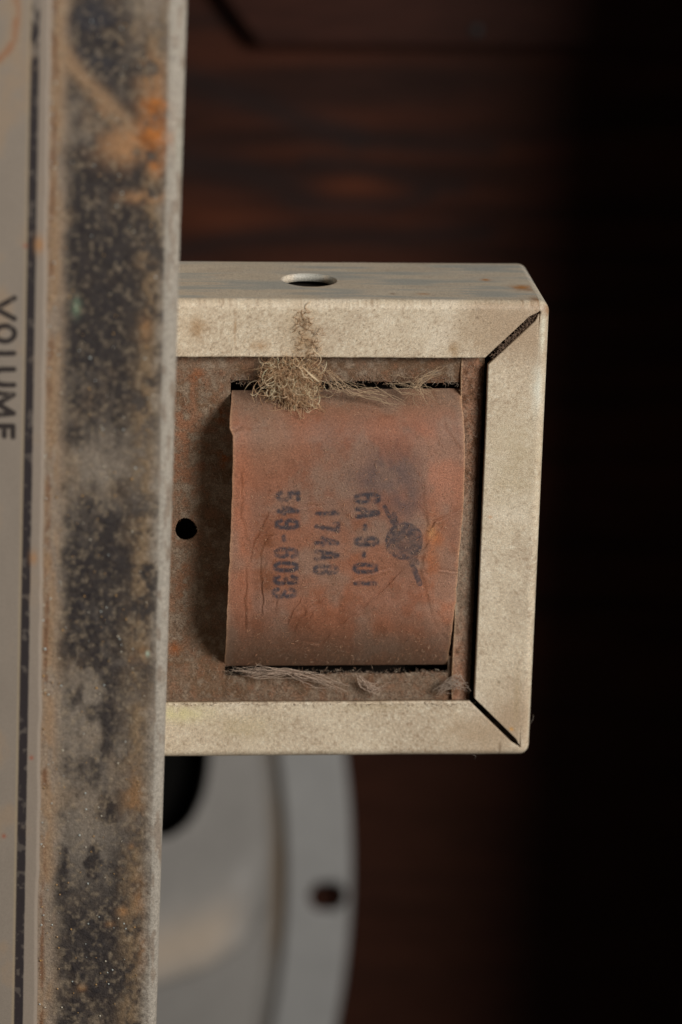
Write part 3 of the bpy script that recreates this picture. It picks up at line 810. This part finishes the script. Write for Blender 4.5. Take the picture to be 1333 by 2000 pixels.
# the matted clump hanging from the upper lip
pa, ra, ca = [], [], []
TAN = [alb(200, 168, 132), alb(186, 154, 122), alb(160, 126, 96), alb(224, 198, 164)]
def zfront(y):                                   # what the clump rests on
    return np.interp(y, [600, 696, 704, 750, 790, 830], [0.02, 0.03, -0.02, -0.08, 0.05, 0.12])
for i in range(850):
    while True:
        lb = [(556, 748, 26, 24), (600, 732, 20, 20), (590, 782, 14, 14), (535, 722, 12, 10)][rng.choice(4, p=[.5, .26, .16, .08])]
        x, y = rng.normal(lb[0], lb[2]), rng.normal(lb[1], lb[3])
        q = (((x - 574) / 60) ** 2 + ((y - 750 - (x - 574) * 0.25) / 52) ** 2) * (0.65 + 0.9 * float(fbm(np.array(x / 16), np.array(y / 16), 888, 2)))
        if q < 1.25 and y > 699 and not (x < 530 and y > 772): break
    z = zfront(y) + 0.015 + 0.11 * rng.random() * max(0.1, 1.1 - q)
    pa.append(curl(at(x, y, z), int(rng.integers(8, 22)), rng.uniform(.009, .019), rng.choice([.2, .35, .5, .7])))
    ra.append(rng.uniform(.0013, .0034)); ca.append(jit(TAN[rng.integers(4)]))
for i in range(900):                              # matted core of short dust
    x, y = [(rng.normal(558, 20), rng.normal(748, 18)), (rng.normal(598, 14), rng.normal(735, 16)), (rng.normal(588, 10), rng.normal(785, 9))][rng.choice(3, p=[.55, .3, .15])]
    if y < 700: continue
    pa.append(curl(at(x, y, zfront(y) + .06 * rng.random()), 4, .012, .4)); ra.append(rng.uniform(.002, .004)); ca.append(jit(alb(182, 150, 114), .3))
for i in range(9):                                # loops and fans standing out of it
    x, y = rng.uniform(508, 632), rng.uniform(702, 790)
    pa.append(curl(at(x, y, zfront(y) + .16), 14, 0.018, rng.uniform(.3, .5))); ra.append(.0042); ca.append(jit(TAN[3], .1))
for k in range(9):
    b0 = at(624, 748, .16); e0 = at(590 + 4 * k, 715 + 3 * k, .15)
    t = np.linspace(0, 1, 10)[:, None]
    pa.append(b0 + (e0 - b0) * t + np.array([0, 0, .05]) * np.sin(t * 3.1)); ra.append(.0034); ca.append(jit(TAN[3], .1))
for i in range(150):                              # thinning trail over the lip
    y = rng.uniform(606, 705); x = 588 + (y - 600) * 0.22 + rng.normal(0, 9 + (y - 600) * .07)
    pa.append(curl(at(x, y, .012), int(rng.integers(4, 9)), 0.016, .5)); ra.append(rng.uniform(.002, .004)); ca.append(jit(TAN[rng.integers(3)] * .85))
for p in pa:
    pass
cl = fibres('lint_clump', pa, ra, ca, MT['lint'])
tag(cl, 'matted tan lint clump hanging from the upper lip over the brown paper', 'lint')

# web of dust at the upper right slit
pa, ra, ca = [], [], []
def strand(pts, z0, n, spread, r, colr, wav=1.0):
    for i in range(n):
        pts2 = [(x + rng.normal(0, spread), y + rng.normal(0, spread)) for x, y in pts]
        k = len(pts2); t = np.linspace(0, k - 1, 7 * (k - 1) + 1)
        xs = np.interp(t, range(k), [p[0] for p in pts2]) + wav * rng.normal(0, 1.0, len(t)).cumsum() * .7
        ys = np.interp(t, range(k), [p[1] for p in pts2]) + wav * rng.normal(0, 1.0, len(t)).cumsum() * .7
        zz = z0 + rng.uniform(0, .06) + .02 * np.sin(t * 2 + rng.random() * 6)
        a_ = int(rng.integers(0, max(1, len(t) // 3))); b_ = len(t) - int(rng.integers(0, max(1, len(t) // 3)))
        pa.append(at(xs, ys, zz)[a_:b_]); ra.append(r * rng.uniform(.6, 1.2)); ca.append(jit(colr))
DU = alb(184, 158, 128)
strand([(640, 735), (690, 765), (740, 772), (795, 797)], .08, 13, 8, .0030, DU, 1.8)
strand([(790, 770), (830, 735), (870, 712)], .05, 12, 5, .0030, DU, 1.5)
strand([(820, 740), (815, 765), (835, 790)], .10, 9, 8, .0025, DU, 1.8)
strand([(750, 750), (800, 760), (860, 770)], .10, 9, 10, .0025, DU, 2)
strand([(630, 720), (660, 760), (680, 760)], .08, 12, 8, .0030, DU, 2)
wb = fibres('dust_web', pa, ra, ca, MT['lint'])
tag(wb, 'thin dusty web stretched from the upper lip to the paper beside the lint clump', 'dust web')

pa, ra, ca = [], [], []
DG = alb(176, 154, 136)
strand([(452, 1308), (500, 1314), (560, 1310), (610, 1322), (672, 1345)], -.10, 26, 4.5, .0028, DG, 1.6)
strand([(485, 1318), (500, 1308), (512, 1302)], -.10, 10, 3, .0028, DG, 1.4)
bs = fibres('dust_strand', pa, ra, ca, MT['lint'])
tag(bs, 'long twisted grey-brown dust strand lying across the lower slit', 'dust strand')
pa, ra, ca = [], [], []
strand([(700, 1320), (712, 1338), (735, 1345), (755, 1330)], -.10, 24, 5, .0028, DG, 1.5)
b2 = fibres('dust_strand', pa, ra, ca, MT['lint'])
tag(b2, 'short curled tuft of dust below the middle of the lower slit', 'dust strand')
pa, ra, ca = [], [], []
strand([(855, 1358), (870, 1340), (890, 1330), (905, 1345)], -.08, 34, 6, .0028, alb(168, 150, 134), 1.6)
b3 = fibres('dust_strand', pa, ra, ca, MT['lint'])
tag(b3, 'pale fluffy dust tuft in the lower corner of the card by the mitre', 'dust strand')

# loose hairs standing off the outer edge of the frame
pa, ra, ca = [], [], []
for (x, y, n) in ((1036, 1335, 10), (1031, 1420, 12), (1035, 1345, 6), (400, 1473, 5), (923, 1474, 6)):
    pa.append(curl(at(x, y, -.05), n, .022, .28)); ra.append(.0022); ca.append(alb(120, 110, 100))
hr = fibres('hair_wisp', pa, ra, ca, MT['lint'])
tag(hr, 'fine stray hairs curling off the outer edges of the cream frame', 'hair', 'stuff')

# short fuzz over card, paper and lips
pa, ra, ca = [], [], []
def fuzz(n, x0, x1, y0, y1, zf, cols, rad, ln, ok=lambda x, y: True):
    k = 0
    while k < n:
        x, y = rng.uniform(x0, x1), rng.uniform(y0, y1)
        if not ok(x, y): continue
        p = at(x, y, zf(x, y)); a = rng.uniform(0, 2 * math.pi); l = rng.uniform(.4, 1.4) * ln
        b = a + rng.normal(0, .9)
        q1 = p + np.array([math.cos(a), math.sin(a), .35]) * l * .5; q2 = q1 + np.array([math.cos(b), math.sin(b), -.1]) * l * .5
        pa.append([p, q1, q2]); ra.append(rad * rng.uniform(.6, 1.3)); ca.append(jit(cols[rng.integers(len(cols))], .3)); k += 1
FZ = [alb(140, 120, 102), alb(126, 100, 82), alb(160, 144, 126), alb(134, 94, 70)]
fuzz(2600, 330, 450, 705, 1370, lambda x, y: ZCARD + .012, FZ, .0014, .04, lambda x, y: math.hypot(x - 364, y - 1034) > 24)
fuzz(900, 450, 900, 704, 744, lambda x, y: ZCARD + .012, FZ, .0014, .04)
fuzz(1300, 440, 905, 1314, 1372, lambda x, y: ZCARD + .012, FZ, .0015, .045)
fuzz(900, 900, 944, 704, 1372, lambda x, y: ZCARD + .055, FZ, .0015, .045, lambda x, y: 906 - (y - 700) * .03 < x < 942 - (y - 700) * .047)
Hx, Hy = XP[0], YP[:, 0]
def zpap(x, y):
    j = min(max(int((y - 760) / 542 * 699), 0), 699); i = min(max(int((x - xl[j, 0]) / (xr[j, 0] - xl[j, 0]) * 559), 0), 559)
    return H[j, i] + .003
PZ = [alb(186, 140, 108), alb(170, 120, 92), alb(190, 158, 130)]
fuzz(1700, 458, 885, 768, 1296, zpap, PZ, .0016, .030)
fuzz(700, 458, 895, 764, 800, zpap, FZ[:3], .0013, .035)
fuzz(260, 450, 870, 1250, 1292, zpap, FZ[:2], .0013, .035)
fuzz(500, 350, 960, 600, 697, lambda x, y: .006, [alb(200, 188, 160), alb(140, 112, 84)], .0014, .022)
fuzz(260, 350, 950, 694, 700, lambda x, y: -.01, FZ[:2], .0018, .035)
fuzz(260, 340, 930, 1372, 1378, lambda x, y: .0, FZ[:3], .0018, .030)
fuzz(240, 450, 900, 742, 748, lambda x, y: ZCARD + .01, FZ[:3], .002, .05)
fuzz(300, 440, 872, 1308, 1318, lambda x, y: ZCARD + .01, FZ[:3], .002, .05)
# dusty slot of the upper mitre
for k in range(800):
    t = rng.random(); x = 970 + 88 * t + rng.normal(0, 4); y = 697 - 88 * t + rng.normal(0, 4)
    pa.append(curl(at(x, y, -.055), 4, .014, .5)); ra.append(.0032); ca.append(jit(alb(122, 102, 86), .3))
for k in range(60):
    t = rng.random(); x = 940 + 70 * t + rng.normal(0, 3); y = 1390 + 60 * t + rng.normal(0, 3)
    pa.append(curl(at(x, y, -.12), 4, .014, .5)); ra.append(.0022); ca.append(jit(alb(110, 92, 78), .3))
fz = fibres('dust_fuzz', pa, ra, ca, MT['lint'])
tag(fz, 'short grey-brown dust fuzz covering the card, paper and metal lips', 'dust', 'stuff')

# glinting grit on the corroded rim
def grit():
    MT['grit'] = mat('glassy_grit', 0.2, 0.6, grain=(10, .1), fine=(20, .1), bump=(20, 0, .001))
    V, F, Cc = [], [], []
    ico = [(0, 0, 1), (.9, 0, .2), (.28, .85, .25), (-.72, .53, .2), (-.72, -.53, .25), (.28, -.85, .2), (0, 0, -.6)]
    fc = [(0, 1, 2), (0, 2, 3), (0, 3, 4), (0, 4, 5), (0, 5, 1), (6, 2, 1), (6, 3, 2), (6, 4, 3), (6, 5, 4), (6, 1, 5)]
    pal = [alb(200, 190, 170), alb(180, 140, 90), alb(190, 196, 190), alb(150, 120, 84)]
    for i in range(420):
        y = rng.uniform(-50, 2050)
        u = rng.beta(1.2, 1.2) if rng.random() < .7 else abs(rng.normal(.03, .04))
        x = 96 - .012 * y + (edge_x(y) - 40 - 96 + .012 * y) * u
        p = at(x, y, ZP + .008); s = rng.uniform(.004, .011) * (1.5 if rng.random() < .06 else 1)
        b = len(V); th = rng.uniform(0, 6.28)
        cl = pal[rng.integers(4)]
        for vx, vy_, vz in ico:
            V.append((p[0] + s * (vx * math.cos(th) - vy_ * math.sin(th)), p[1] + s * (vx * math.sin(th) + vy_ * math.cos(th)), p[2] + s * vz * .8)); Cc.append(cl)
        F += [tuple(b + k for k in f) for f in fc]
    me = bpy.data.meshes.new('grit'); me.from_pydata(V, [], F)
    a = me.attributes.new('tint', 'FLOAT_COLOR', 'POINT'); Cc = np.array(Cc)
    a.data.foreach_set('color', np.concatenate([Cc, np.ones((len(Cc), 1))], 1).astype(np.float32).ravel())
    o = link('grit', me, MT['grit'])
    tag(o, 'pale glinting grains of grit scattered on the corroded panel rim', 'grit', 'stuff')
grit()
